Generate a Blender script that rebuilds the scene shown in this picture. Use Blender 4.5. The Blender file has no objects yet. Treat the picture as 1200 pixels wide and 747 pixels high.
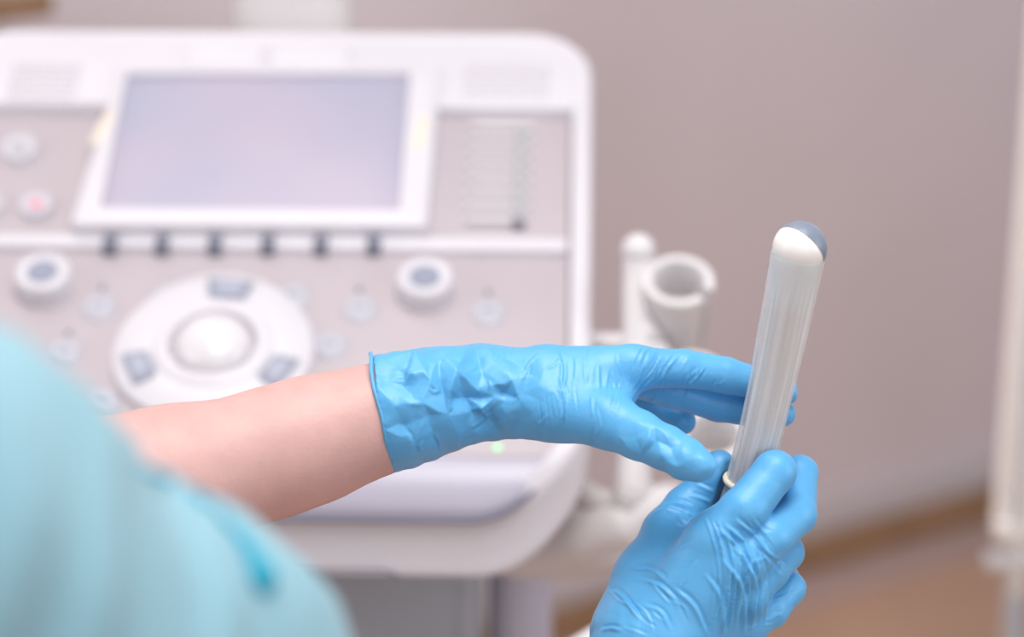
import bpy, math, random
import numpy as np
from mathutils import Matrix, Vector, Euler

# ------------------------------------------------------------------ camera, world, lights, exposure
scene = bpy.context.scene
COL = scene.collection
F_PX, CAM_H, PITCH = 2833.0, 1.60, math.radians(20)      # 85 mm lens on a 1200x747 frame, metres
CAM = np.array([0.0, 0.0, CAM_H])
C_R = np.array([1.0, 0.0, 0.0])
C_F = np.array([0.0, math.cos(PITCH), -math.sin(PITCH)])
C_U = np.array([0.0, math.sin(PITCH), math.cos(PITCH)])

cd = bpy.data.cameras.new('camera')
cd.lens = 85.0; cd.sensor_width = 36.0; cd.sensor_fit = 'HORIZONTAL'
cd.clip_start = 0.02
cd.dof.use_dof = True; cd.dof.focus_distance = 1.185; cd.dof.aperture_fstop = 3.7
cam = bpy.data.objects.new('camera', cd); COL.objects.link(cam)
cam.location = CAM; cam.rotation_euler = (math.radians(90) - PITCH, 0, 0)
scene.camera = cam

w = bpy.data.worlds.new('room_light'); scene.world = w; w.use_nodes = True
w.node_tree.nodes['Background'].inputs[0].default_value = (0.95, 0.93, 1.0, 1)
w.node_tree.nodes['Background'].inputs[1].default_value = 0.38

def area(name, loc, target, sx, sy, power, color):
    l = bpy.data.lights.new(name, 'AREA'); l.shape = 'RECTANGLE'; l.size = sx; l.size_y = sy
    l.energy = power; l.color = color
    o = bpy.data.objects.new(name, l); COL.objects.link(o); o.location = loc
    d = Vector(target) - Vector(loc); o.rotation_euler = d.to_track_quat('-Z', 'Y').to_euler()
    return o
area('ceiling_panel_light', (0.15, 0.85, 2.75), (0.15, 0.9, 0), 1.0, 1.0, 31, (1.0, 0.965, 0.95))
area('ceiling_panel_light', (-0.5, 2.0, 2.75), (-0.4, 2.2, 0), 0.9, 0.6, 7, (1.0, 0.965, 0.95))
area('window_and_fill_light', (-2.6, 0.3, 1.9), (0.2, 1.6, 1.0), 1.8, 1.6, 24, (1.0, 0.97, 0.98))
area('window_and_fill_light', (0.9, -1.7, 2.2), (0.1, 1.6, 0.9), 2.0, 1.6, 21, (0.92, 0.95, 1.0))  # added fill behind the camera, no window; brightens front faces and right hand
area('window_and_fill_light', (2.6, 0.6, 1.8), (0.2, 2.6, 0.9), 1.4, 1.4, 22, (0.90, 0.94, 1.0))

vs = scene.view_settings
vs.view_transform = 'Standard'; vs.look = 'None'; vs.exposure = 0.0; vs.gamma = 1.0; vs.use_curve_mapping = False

# ------------------------------------------------------------------ helpers
def P(u, v, d):
    """survey point: image position at a given depth (m) -> world point"""
    return CAM + d * C_F + (u - 600) / F_PX * d * C_R + (373.5 - v) / F_PX * d * C_U
def ray(u, v):
    return C_F + (u - 600) / F_PX * C_R + (373.5 - v) / F_PX * C_U
def lin(c):
    return tuple(((x / 255) / 12.92 if x / 255 <= 0.04045 else ((x / 255 + 0.055) / 1.055) ** 2.4) for x in c)

MATS = {}
def mat(name, rgb, rough=0.5, var=0.04, scale=40.0, bump=0.0, bscale=200.0, metal=0.0, sss=0.0, ssr=(1, .4, .3),
        emit=0.0, alpha=1.0, coat=0.0, spec=0.5, sheen=0.0, trans=0.0):
    m = bpy.data.materials.new(name); m.use_nodes = True; MATS[name] = m
    nt = m.node_tree; b = nt.nodes['Principled BSDF']
    tc = nt.nodes.new('ShaderNodeTexCoord')
    n = nt.nodes.new('ShaderNodeTexNoise'); n.inputs['Scale'].default_value = scale; n.inputs['Detail'].default_value = 4
    nt.links.new(tc.outputs['Object'], n.inputs['Vector'])
    r = nt.nodes.new('ShaderNodeValToRGB')
    c = lin(rgb)
    r.color_ramp.elements[0].position = 0.3; r.color_ramp.elements[1].position = 0.7
    r.color_ramp.elements[0].color = tuple(x * (1 - var) for x in c) + (1,)
    r.color_ramp.elements[1].color = tuple(min(1, x * (1 + var)) for x in c) + (1,)
    nt.links.new(n.outputs['Fac'], r.inputs['Fac']); nt.links.new(r.outputs['Color'], b.inputs['Base Color'])
    b.inputs['Roughness'].default_value = rough; b.inputs['Metallic'].default_value = metal
    b.inputs['Specular IOR Level'].default_value = spec
    if sss:
        b.inputs['Subsurface Weight'].default_value = sss; b.inputs['Subsurface Radius'].default_value = ssr
        b.inputs['Subsurface Scale'].default_value = 0.006
    if emit:
        b.inputs['Emission Color'].default_value = c + (1,); b.inputs['Emission Strength'].default_value = emit
    if alpha < 1: b.inputs['Alpha'].default_value = alpha
    if coat: b.inputs['Coat Weight'].default_value = coat
    if sheen: b.inputs['Sheen Weight'].default_value = sheen
    if bump:
        n2 = nt.nodes.new('ShaderNodeTexNoise'); n2.inputs['Scale'].default_value = bscale; n2.inputs['Detail'].default_value = 5
        nt.links.new(tc.outputs['Object'], n2.inputs['Vector'])
        bp = nt.nodes.new('ShaderNodeBump'); bp.inputs['Strength'].default_value = bump; bp.inputs['Distance'].default_value = 0.002
        nt.links.new(n2.outputs['Fac'], bp.inputs['Height']); nt.links.new(bp.outputs['Normal'], b.inputs['Normal'])
    return m

mat('wall_paint', (230, 221, 226), 0.45, 0.02, 3, 0.05, 60)
mat('pale_trim', (205, 198, 200), 0.5, 0.02, 8)
mat('brown_wood', (160, 124, 92), 0.5, 0.15, 12)
mat('mauve_trim', (184, 158, 150), 0.55, 0.06, 12)
mat('floor_wood', (198, 160, 134), 0.45, 0.10, 5)
mat('white_plastic', (214, 210, 215), 0.32, 0.01, 30, 0.03, 900)
mat('lavender_plastic', (180, 176, 190), 0.3, 0.01, 30)
mat('panel_grey', (184, 174, 178), 0.45, 0.015, 25, 0.05, 1500)
mat('button_grey', (188, 187, 196), 0.35, 0.02, 60)
mat('button_white', (202, 198, 205), 0.35, 0.01, 60)
mat('icon_grey', (142, 147, 164), 0.4, 0.02, 60)
mat('icon_green', (170, 172, 174), 0.4, 0.02, 60)
mat('icon_light', (166, 170, 184), 0.4, 0.02, 60)
mat('icon_red', (226, 96, 128), 0.4, 0.03, 60)
mat('dark_grey', (122, 124, 138), 0.45, 0.05, 60)
mat('slot_dark', (84, 84, 96), 0.5, 0.05, 60)
mat('slider_line', (240, 236, 238), 0.4, 0.02, 60)
mat('slider_groove', (138, 128, 134), 0.5, 0.02, 60)
mat('grille_hole', (176, 168, 176), 0.6, 0.02, 60)
mat('cream_label', (228, 216, 200), 0.5, 0.02, 60)
mat('seam_dark', (120, 120, 138), 0.5, 0.02, 60)
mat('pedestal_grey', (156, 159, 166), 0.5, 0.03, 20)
mat('holder_plastic', (218, 214, 214), 0.35, 0.02, 30)
mat('holder_inside', (206, 198, 196), 0.45, 0.02, 30)
mat('caster_rubber', (60, 60, 64), 0.6, 0.05, 30)
mat('led_green', (150, 245, 165), 0.4, 0.0, 30, emit=0.7)
mat('ball_white', (222, 218, 220), 0.2, 0.01, 30, coat=0.3)
mat('monitor_dark', (52, 54, 60), 0.25, 0.05, 20)
mat('cream_fabric', (246, 238, 232), 0.8, 0.02, 30, 0.2, 600)
mat('chrome', (228, 230, 230), 0.25, 0.03, 20, metal=0.35)
mat('nitrile', (88, 170, 221), 0.43, 0.03, 60, 0.08, 500, spec=0.55, sheen=0.06)
mat('skin', (206, 164, 157), 0.5, 0.06, 60, 0.10, 520, sss=0.15)
mat('scrubs', (134, 175, 187), 0.85, 0.03, 30, 0.15, 700, sheen=0.15)
mat('scrubs_fold_shade', (22, 150, 176), 0.8, 0.04, 40)  # saturated teal, shade of a sleeve fold put into the colour
mat('hair', (92, 66, 50), 0.5, 0.15, 60, 0.4, 200)
mat('shoe_white', (230, 230, 228), 0.5, 0.03, 30)
mat('eye_white', (235, 232, 228), 0.2, 0.02, 30)
mat('lip', (200, 128, 122), 0.45, 0.03, 60)
mat('probe_white', (238, 234, 228), 0.35, 0.01, 40)
mat('probe_mint', (222, 227, 223), 0.35, 0.01, 40)
mat('probe_cream', (212, 204, 192), 0.4, 0.03, 40)
mat('probe_lens', (124, 134, 150), 0.35, 0.03, 60)
mat('probe_handle', (150, 156, 164), 0.4, 0.03, 60)
mat('latex_ring', (240, 226, 204), 0.35, 0.02, 60)
mat('latex_sheath', (232, 234, 236), 0.22, 0.02, 90, alpha=0.40, coat=0.4)
# touch screen: faint display glow on glass
def screen_mat():
    m = mat('screen_glass', (168, 164, 186), 0.38, 0.03, 9)
    nt = m.node_tree; b = nt.nodes['Principled BSDF']
    r = nt.nodes.new('ShaderNodeValToRGB'); n = nt.nodes.new('ShaderNodeTexNoise'); tc = nt.nodes.new('ShaderNodeTexCoord')
    n.inputs['Scale'].default_value = 7; n.inputs['Detail'].default_value = 1
    r.color_ramp.elements[0].position = .38; r.color_ramp.elements[1].position = .62
    r.color_ramp.elements[0].color = lin((163, 162, 179)) + (1,); r.color_ramp.elements[1].color = lin((175, 165, 181)) + (1,)
    nt.links.new(tc.outputs['Object'], n.inputs['Vector']); nt.links.new(n.outputs['Fac'], r.inputs['Fac'])
    nt.links.new(r.outputs['Color'], b.inputs['Base Color'])
    nt.links.new(r.outputs['Color'], b.inputs['Emission Color']); b.inputs['Emission Strength'].default_value = 0.12
screen_mat()

WORLD = {}
def mesh(name, V, Fc, smooth=True, angle=None):
    me = bpy.data.meshes.new(name)
    me.from_pydata([tuple(map(float, p)) for p in V], [], [tuple(int(i) for i in f) for f in Fc])
    me.update()
    if smooth:
        me.polygons.foreach_set('use_smooth', np.ones(len(me.polygons), bool))
        if angle: me.set_sharp_from_angle(angle=math.radians(angle))
    return me
def fastmesh(name, V, Q):
    me = bpy.data.meshes.new(name)
    me.vertices.add(len(V)); me.vertices.foreach_set('co', np.ascontiguousarray(V, np.float32).ravel())
    me.loops.add(Q.size); me.loops.foreach_set('vertex_index', np.ascontiguousarray(Q, np.int32).ravel())
    me.polygons.add(len(Q)); me.polygons.foreach_set('loop_start', np.arange(0, Q.size, 4, dtype=np.int32))
    me.polygons.foreach_set('use_smooth', np.ones(len(Q), bool))
    me.update(calc_edges=True); me.validate()
    return me
def put(name, me, material, parent=None, M=None):
    o = bpy.data.objects.new(name, me); COL.objects.link(o)
    M = M if M is not None else Matrix()
    if me is not None and material and not me.materials: me.materials.append(MATS[material])
    if parent is not None:
        o.parent = parent; o.matrix_basis = WORLD[parent.name].inverted() @ M
    else:
        o.matrix_basis = M
    WORLD[o.name] = M.copy()
    return o
def tag(o, label=None, cat=None, group=None, kind=None):
    if label: o['label'] = label
    if cat: o['category'] = cat
    if group: o['group'] = group
    if kind: o['kind'] = kind
    return o
def root(name, loc, label, cat, group=None):
    return tag(put(name, None, None, None, Matrix.Translation(Vector(loc))), label, cat, group)

# ---- polygon outlines
def inset(pts, o):
    pts = [np.array(p, float) for p in pts]; n = len(pts); out = []
    for i in range(n):
        a, b, c = pts[i - 1], pts[i], pts[(i + 1) % n]
        d1 = (b - a) / np.linalg.norm(b - a); d2 = (c - b) / np.linalg.norm(c - b)
        n1 = np.array([-d1[1], d1[0]]); n2 = np.array([-d2[1], d2[0]])      # inward for CCW
        A = np.array([n1, n2]); out.append(np.linalg.solve(A, np.array([n1 @ b + o, n2 @ b + o])))
    return out
def rpoly(pts, r, k=5, o=0.0):
    """rounded convex CCW polygon, inset by o"""
    if not hasattr(r, '__len__'): r = [r] * len(pts)
    pts = inset(pts, o) if o else [np.array(p, float) for p in pts]; n = len(pts); out = []
    for i in range(n):
        a, b, c = pts[i - 1], pts[i], pts[(i + 1) % n]
        d1 = (a - b) / np.linalg.norm(a - b); d2 = (c - b) / np.linalg.norm(c - b)
        rr = max(r[i] - o, 1e-5)
        half = math.acos(max(-1, min(1, d1 @ d2))) / 2
        t = rr / math.tan(half); bis = (d1 + d2) / np.linalg.norm(d1 + d2)
        ctr = b + bis * rr / math.sin(half)
        p0 = b + d1 * t - ctr; p1 = b + d2 * t - ctr
        a0 = math.atan2(p0[1], p0[0]); a1 = math.atan2(p1[1], p1[0])
        da = (a1 - a0 + math.pi) % (2 * math.pi) - math.pi
        for j in range(k + 1):
            an = a0 + da * j / k; out.append(ctr + rr * np.array([math.cos(an), math.sin(an)]))
    return out
def rect(cx, cy, w_, h_):
    return [(cx - w_ / 2, cy - h_ / 2), (cx + w_ / 2, cy - h_ / 2), (cx + w_ / 2, cy + h_ / 2), (cx - w_ / 2, cy + h_ / 2)]
def loft(rings, cap0=True, cap1=True, closed=True):
    V = []; Fc = []; n = len(rings[0])
    for r in rings: V += [tuple(p) for p in r]
    for i in range(len(rings) - 1):
        for j in range(n if closed else n - 1):
            a = i * n + j; b = i * n + (j + 1) % n
            Fc.append((a, b, b + n, a + n))
    if cap0: Fc.append(tuple(range(n - 1, -1, -1)))
    if cap1: Fc.append(tuple(range((len(rings) - 1) * n, len(rings) * n)))
    return V, Fc
def slab(pts, r, z0, z1, bev=0.001, k=5, bot=0.0, bseg=3):
    """rounded polygon slab with rounded top edge (and bottom edge if bot)"""
    rings = []
    if bot:
        for j in range(bseg + 1):
            t = math.pi / 2 * j / bseg
            rings.append([(p[0], p[1], z0 + bot * (1 - math.sin(t))) for p in rpoly(pts, r, k, bot * (1 - math.cos(t)))][:])
        rings = []
        for j in range(bseg + 1):
            t = math.pi / 2 * (j / bseg)
            rings.append([(p[0], p[1], z0 + bot * (1 - math.cos(t))) for p in rpoly(pts, r, k, bot * (1 - math.sin(t)))])
    else:
        rings.append([(p[0], p[1], z0) for p in rpoly(pts, r, k)])
    for j in range(bseg + 1):
        t = math.pi / 2 * (j / bseg)
        rings.append([(p[0], p[1], z1 - bev * (1 - math.sin(t))) for p in rpoly(pts, r, k, bev * (1 - math.cos(t)))])
    return loft(rings)
def lathe(prof, n=32, cap0=True, cap1=True, sx=1, sy=1):
    rings = [[(r * math.cos(2 * math.pi * j / n) * sx, r * math.sin(2 * math.pi * j / n) * sy, z) for j in range(n)] for r, z in prof]
    return loft(rings, cap0, cap1)
def tube(path, radii, n=16, caps=True, up=(0, 0, 1)):
    path = [np.array(p, float) for p in path]; rings = []
    if not hasattr(radii, '__len__'): radii = [radii] * len(path)
    ref = np.array(up, float)
    for i, p in enumerate(path):
        t = path[min(i + 1, len(path) - 1)] - path[max(i - 1, 0)]; t /= np.linalg.norm(t)
        s = np.cross(t, ref); s /= np.linalg.norm(s); q = np.cross(s, t)
        rings.append([p + radii[i] * (math.cos(2 * math.pi * j / n) * s + math.sin(2 * math.pi * j / n) * -q) for j in range(n)])
    return loft(rings, caps, caps)
def spline(pts, k=6):
    pts = [np.array(p, float) for p in pts]; out = []
    q = [2 * pts[0] - pts[1]] + pts + [2 * pts[-1] - pts[-2]]
    for i in range(1, len(q) - 2):
        for j in range(k):
            t = j / k
            out.append(0.5 * ((2 * q[i]) + (-q[i - 1] + q[i + 1]) * t + (2 * q[i - 1] - 5 * q[i] + 4 * q[i + 1] - q[i + 2]) * t * t
                              + (-q[i - 1] + 3 * q[i] - 3 * q[i + 1] + q[i + 2]) * t ** 3))
    out.append(pts[-1]); return out
def merge(*parts):
    V = []; Fc = []
    for v, f in parts:
        o = len(V); V += list(v); Fc += [tuple(i + o for i in ff) for ff in f]
    return V, Fc
def box(cx, cy, cz, sx, sy, sz, bev=0.003, r=None):
    v, f = slab(rect(cx, cy, sx, sy), r if r else bev * 1.5, cz - sz / 2, cz + sz / 2, bev, 3, bev, 2)
    return v, f

# ---- signed distance modelling
def seg_sd(X, a, b, ra, rb):
    a = np.asarray(a, np.float32); b = np.asarray(b, np.float32); ab = b - a
    L = float(ab @ ab) + 1e-9
    px, py, pz = X[0] - a[0], X[1] - a[1], X[2] - a[2]
    t = np.clip((px * ab[0] + py * ab[1] + pz * ab[2]) / L, 0, 1)
    return np.sqrt((px - t * ab[0]) ** 2 + (py - t * ab[1]) ** 2 + (pz - t * ab[2]) ** 2) - (ra + (rb - ra) * t)
def ell_sd(X, c, r, R=None):
    c = np.asarray(c, np.float32); p = [X[i] - c[i] for i in range(3)]
    if R is not None: p = [sum(float(R[k][i]) * p[k] for k in range(3)) for i in range(3)]
    k0 = np.sqrt(sum((p[i] / r[i]) ** 2 for i in range(3))); k1 = np.sqrt(sum((p[i] / r[i] ** 2) ** 2 for i in range(3))) + 1e-9
    return k0 * (k0 - 1.0) / k1
def smin(a, b, k):
    h = np.clip(0.5 + 0.5 * (b - a) / k, 0, 1)
    return b + (a - b) * h - k * h * (1 - h)
def smax(a, b, k): return -smin(-a, -b, k)
def chain(X, js, k=2.0):
    d = None
    for (a, ra), (b, rb) in zip(js[:-1], js[1:]):
        s = seg_sd(X, a, b, ra, rb); d = s if d is None else smin(d, s, k)
    return d
def grid(lo, hi, h):
    ax = [np.arange(lo[i], hi[i] + h, h, dtype=np.float32) for i in range(3)]
    return ax, (ax[0][:, None, None], ax[1][None, :, None], ax[2][None, None, :])
def nets(f, ax, h):
    s = f < 0
    nx, ny, nz = f.shape
    cs = sum(s[i:nx - 1 + i, j:ny - 1 + j, k:nz - 1 + k].astype(np.int8) for i in (0, 1) for j in (0, 1) for k in (0, 1))
    act = (cs > 0) & (cs < 8)
    idx = np.full(act.shape, -1, np.int64); I = np.argwhere(act); idx[act] = np.arange(len(I))
    acc = np.zeros((len(I), 3)); cnt = np.zeros(len(I))
    corners = [(i, j, k) for i in (0, 1) for j in (0, 1) for k in (0, 1)]
    for a in corners:
        for axis in range(3):
            if a[axis]: continue
            b = list(a); b[axis] = 1
            fa = f[I[:, 0] + a[0], I[:, 1] + a[1], I[:, 2] + a[2]]; fb = f[I[:, 0] + b[0], I[:, 1] + b[1], I[:, 2] + b[2]]
            m = (fa < 0) != (fb < 0)
            t = np.where(m, fa / np.where(fa - fb == 0, 1, fa - fb), 0)
            p = np.tile(np.array(a, float), (len(I), 1)); p[:, axis] += t
            acc[m] += p[m]; cnt[m] += 1
    V = (I + acc / cnt[:, None]) * h + np.array([ax[0][0], ax[1][0], ax[2][0]])
    Q = []
    for axis in range(3):
        o1, o2 = (axis + 1) % 3, (axis + 2) % 3
        sa = np.moveaxis(s, axis, 0); d = np.moveaxis(sa[:-1] != sa[1:], 0, axis); pos = np.moveaxis(sa[:-1], 0, axis)
        E = np.argwhere(d)
        E = E[(E[:, o1] > 0) & (E[:, o2] > 0) & (E[:, o1] < f.shape[o1] - 1) & (E[:, o2] < f.shape[o2] - 1)]
        def cell(da, db):
            c = E.copy(); c[:, o1] -= da; c[:, o2] -= db; return idx[c[:, 0], c[:, 1], c[:, 2]]
        q = np.stack([cell(1, 1), cell(0, 1), cell(0, 0), cell(1, 0)], 1)
        inside = pos[E[:, 0], E[:, 1], E[:, 2]]
        q[~inside] = q[~inside][:, ::-1]; Q.append(q)
    Q = np.concatenate(Q); Q = Q[(Q >= 0).all(1)]
    return V, Q
def vnormals(V, Q):
    n = np.cross(V[Q[:, 2]] - V[Q[:, 0]], V[Q[:, 3]] - V[Q[:, 1]]); N = np.zeros_like(V)
    for i in range(4): np.add.at(N, Q[:, i], n)
    return N / (np.linalg.norm(N, axis=1, keepdims=True) + 1e-12)
def relax(V, Q, it=2, lam=0.5):
    E = np.concatenate([Q[:, [0, 1]], Q[:, [1, 2]], Q[:, [2, 3]], Q[:, [3, 0]]])
    deg = np.bincount(E.ravel(), minlength=len(V)).astype(float)[:, None]
    for _ in range(it):
        S = np.zeros_like(V)
        for c in range(3):
            S[:, c] = np.bincount(E[:, 0], V[E[:, 1], c], len(V)) + np.bincount(E[:, 1], V[E[:, 0], c], len(V))
        V = V + lam * (S / deg - V)
    return V
def vnoise(p, seed=0):
    """smooth value noise, p (n,3) -> -1..1"""
    i = np.floor(p).astype(np.int64); f = p - i; f = f * f * (3 - 2 * f); out = 0
    for dx in (0, 1):
        for dy in (0, 1):
            for dz in (0, 1):
                h = ((i[:, 0] + dx) * 374761393 + (i[:, 1] + dy) * 668265263 + (i[:, 2] + dz) * 2147483647 + seed * 974711) & 0xFFFFFFFF
                h = ((h ^ (h >> 13)) * 1274126177) & 0xFFFFFFFF; h = (h ^ (h >> 16)) & 0xFFFF
                wgt = (f[:, 0] if dx else 1 - f[:, 0]) * (f[:, 1] if dy else 1 - f[:, 1]) * (f[:, 2] if dz else 1 - f[:, 2])
                out = out + wgt * (h / 32767.5 - 1)
    return out
def tri(x): return np.abs((x % 1.0) - 0.5) * 4 - 1
def J(u, v, dd):
    """survey joint (image place, depth offset from 1.2 m in mm) -> camera-frame mm"""
    D = 1200.0 + dd
    return np.array([(u - 600) / F_PX * D, (373.5 - v) / F_PX * D, D])
def cam2world(V):
    V = np.asarray(V) / 1000.0
    return CAM + V[:, :1] * C_R + V[:, 1:2] * C_U + V[:, 2:3] * C_F
def to_uv(V):
    return np.stack([600 + V[:, 0] / V[:, 2] * F_PX, 373.5 - V[:, 1] / V[:, 2] * F_PX], 1)
def W2C(p):
    p = np.asarray(p, float) - CAM
    return np.array([p @ C_R, p @ C_U, p @ C_F]) * 1000

# ------------------------------------------------------------------ the room
def floor_hit(u, v):
    d = ray(u, v); return CAM + d * (CAM_H / -d[2])
g0 = floor_hit(1050, 634); g1 = floor_hit(1157, 603)
wd = (g1 - g0) / np.linalg.norm(g1 - g0); wn = np.array([-wd[1], wd[0], 0.0])        # wn points away from the camera
ws = g0 - wd * 3.2; we = g0 + wd * 1.9
WM = Matrix(((wd[0], wn[0], 0, ws[0]), (wd[1], wn[1], 0, ws[1]), (0, 0, 1, 0), (0, 0, 0, 1)))
LEN = 5.1
def struct(name, vf, m, M=None, parent=None, label=None):
    o = put(name, mesh(name, *vf, True, 40), m, parent, M); o['kind'] = 'structure'
    if label: o['label'] = label
    return o
struct('wall_back', box(LEN / 2, 0.06, 1.4, LEN, 0.12, 2.8, 0.002), 'wall_paint', WM, None, 'plain mauve-grey painted wall behind the ultrasound machine')
struct('baseboard_back', box(LEN / 2, -0.010, 0.026, LEN, 0.016, 0.050, 0.003), 'brown_wood', WM, None, 'narrow brown wooden skirting along the mauve wall')
struct('trim_1', box(LEN / 2, -0.004, 0.083, LEN, 0.008, 0.060, 0.002), 'pale_trim', WM, None, 'pale grey strip on the wall above the brown skirting')
struct('trim_2', box(LEN / 2, -0.065, 0.002, LEN, 0.09, 0.004, 0.001), 'mauve_trim', WM, None, 'mauve-brown border strip on the floor along the skirting')
struct('floor', box(0, 1.6, -0.03, 7, 6.4, 0.06, 0.002), 'floor_wood', None, None, 'tan wooden floor')

# wooden wall shelf whose lower corner shows at the top left
sp = WM.inverted() @ Vector(P(0, 0, 2.75)); 
def wall_point(u, v):
    d = ray(u, v); n = wn; t = ((ws - CAM) @ n) / (d @ n); return WM.inverted() @ Vector(CAM + d * t)
s0 = wall_point(-20, -26)
shx1 = s0.x; shz = s0.z
SH = WM @ Matrix.Translation((shx1 - 0.45, 0, shz))
shelf = root('wall_shelf', SH.translation, 'tan wooden wall shelf, one corner showing behind the machine', 'shelf')
put('shelf_board', mesh('shelf_board', *box(0.225, -0.11, 0.012, 0.45, 0.215, 0.024, 0.003)), 'brown_wood', shelf, SH)
bk = mesh('shelf_bracket', *box(0, -0.07, -0.05, 0.02, 0.13, 0.09, 0.003))
for xx in (0.05, 0.19): put('bracket', bk, 'chrome', shelf, SH @ Matrix.Translation((xx, 0, 0)))

# ------------------------------------------------------------------ ultrasound machine
PS, PY = math.radians(26), math.radians(1.6)
p_r = np.array([math.cos(PY), -math.sin(PY), 0]); fw = np.array([math.sin(PY), math.cos(PY), 0])
p_u = fw * math.cos(PS) + np.array([0, 0, math.sin(PS)]); p_n = np.cross(p_r, p_u)
PO = P(250, 405, 1.68)
PM = Matrix(((p_r[0], p_u[0], p_n[0], PO[0]), (p_r[1], p_u[1], p_n[1], PO[1]), (p_r[2], p_u[2], p_n[2], PO[2]), (0, 0, 0, 1)))
def pan(u, v, h=0.0):
    d = ray(u, v); t = ((PO + p_n * h - CAM) @ p_n) / (d @ p_n); q = CAM + d * t - PO
    return (float(q @ p_r), float(q @ p_u))
def at(a, b, h=0.0): return PM @ Matrix.Translation((a, b, h))

AC = pan(271, 405)[0]                                   # centre line of the console
AR = pan(693, 400)[0]; HW = AR - AC; AL = AC - HW
BT = pan(350, 45)[1]; BF = pan(350, 606, -.020)[1]             # rear and front edge
BP = pan(400, 533)[1]                                   # where the flat panel ends and the palm rest begins
mroot = root('ultrasound_machine', (PO[0] + AC, PO[1] + 0.12, 0),
             'white ultrasound machine with touch screen, trackball console and probe holders', 'machine')
def part(name, vf, m, parent=mroot, M=PM, sharp=35):
    return put(name, mesh(name, *vf, True, sharp), m, parent, M)

outer = [(AL, BF), (AR, BF), (AR, BT), (AL, BT)]
ORAD = [0.075, 0.075, 0.05, 0.05]
# shell: rim standing 9 mm over the panel, rounded under-side
rings = []
K = 10
TS = math.tan(PS)
def drop(b): 
    t = min(1, max(0, (BP + .02 - b) / (BP + .02 - BF))); return -0.034 * t * t
def shear(p, z):                                       # side walls run straight down to the floor, not square to the panel
    z2 = z + drop(p[1]); return (p[0], p[1] + (z - .003) * TS * 1.25, z2)
for t in range(7):
    a = math.pi / 2 * t / 6
    rings.append([shear(p, -0.040 + 0.020 * (1 - math.cos(a))) for p in rpoly(outer, ORAD, K, 0.026 * (1 - math.sin(a)))])
for t in range(6):
    a = math.pi / 2 * t / 5
    rings.append([(p[0], p[1], 0.003 + 0.007 * math.sin(a) + drop(p[1])) for p in rpoly(outer, ORAD, K, 0.007 * (1 - math.cos(a)))])
rings.append([(p[0], p[1], 0.010 + drop(p[1])) for p in rpoly(outer, ORAD, K, 0.013)])
rings.append([(p[0], p[1], 0.008 + drop(p[1])) for p in rpoly(outer, ORAD, K, 0.015)])
rings.append([(p[0], p[1], -0.012 + drop(p[1])) for p in rpoly(outer, ORAD, K, 0.016)])
shell = part('console_shell', loft(rings, True, True), 'white_plastic', sharp=50)
bs = BF - .030 * TS * 1.25
part('seam', tube([(AC - .15, bs - .0006, -0.052), (AC + 0.112, bs - .0006, -0.052), (AC + .119, bs - .0003, -.056), (AC + .122, bs + .002, -0.064)], 0.0010, 8), 'seam_dark', shell)

# grey control panel (flat part)
inn = 0.0165
def clip_panel(b0, b1, r, o=inn):
    return [(AL + o, b0), (AR - o, b0), (AR - o, b1), (AL + o, b1)], r
b_div = pan(350, 290)[1]; b_band = pan(590, 137)[1]
pts, r = clip_panel(BP, b_div - 0.004, [.004, .004, .003, .003])
lower = part('control_panel', slab(pts, r, -0.012, 0.0, 0.001), 'panel_grey')
# divider strip
pts, r = clip_panel(b_div - 0.0065, b_div + 0.0065, .002)
divider = part('divider_strip', slab(pts, r, -0.012, 0.006, 0.002), 'white_plastic')
# upper grey panels left and right, white band along the top
pts, r = clip_panel(b_div + 0.004, b_band, .003)
upper = part('upper_panel', slab(pts, r, -0.012, 0.0, 0.001), 'panel_grey')
pts = [(AL + .012, b_band), (AR - .012, b_band), (AR - .012, BT - .012), (AL + .012, BT - .012)]
band = part('top_band', slab(pts, [.004, .004, .04, .04], -0.012, 0.0095, 0.003, 8), 'white_plastic')
# palm rest: curved cushion in front of the panel, dark gap under its lip
rings = []
prr = [0.062, 0.062, .004, .004]
prp = [(AL + .018, BF + .001), (AR - .018, BF + .001), (AR - .018, BP), (AL + .018, BP)]
def prz(b): 
    t = (BP - b) / (BP - BF); return -0.001 - 0.0165 * t * t
base_o = rpoly(prp, prr, K)
rings.append([(p[0], p[1], -0.040) for p in base_o])
for o_, dz in ((0, -.004), (.001, -.0015), (.003, -.0004), (.006, 0)):
    rings.append([(p[0], p[1], prz(p[1]) + dz) for p in rpoly(prp, prr, K, o_)])
V_, F_ = loft(rings, True, False)
n = len(base_o); q = rpoly(prp, prr, K, .006); start = len(V_) - n
mid = []
for s_ in range(1, 6):                                # close the top with rows that follow the curve
    f_ = 1 - s_ / 6
    bc = (prp[0][1] + BP) / 2; ac = AC
    ring = [(ac + (p[0] - ac) * f_, bc + (p[1] - bc) * f_) for p in q]
    o0 = len(V_); V_ += [(a, b, prz(b)) for a, b in ring]
    pr = start if s_ == 1 else o0 - n
    F_ += [(pr + j, pr + (j + 1) % n, o0 + (j + 1) % n, o0 + j) for j in range(n)]
F_.append(tuple(range(len(V_) - n, len(V_))))
palm = part('palm_rest', (V_, F_), 'lavender_plastic', sharp=60)
gp = [(x, y, prz(y) - .004) for x, y in rpoly(prp, prr, K, -.0012)]
part('palm_rest_seam', tube(gp[:2 * (K + 1)], 0.0022, 8), 'seam_dark', palm)

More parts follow.
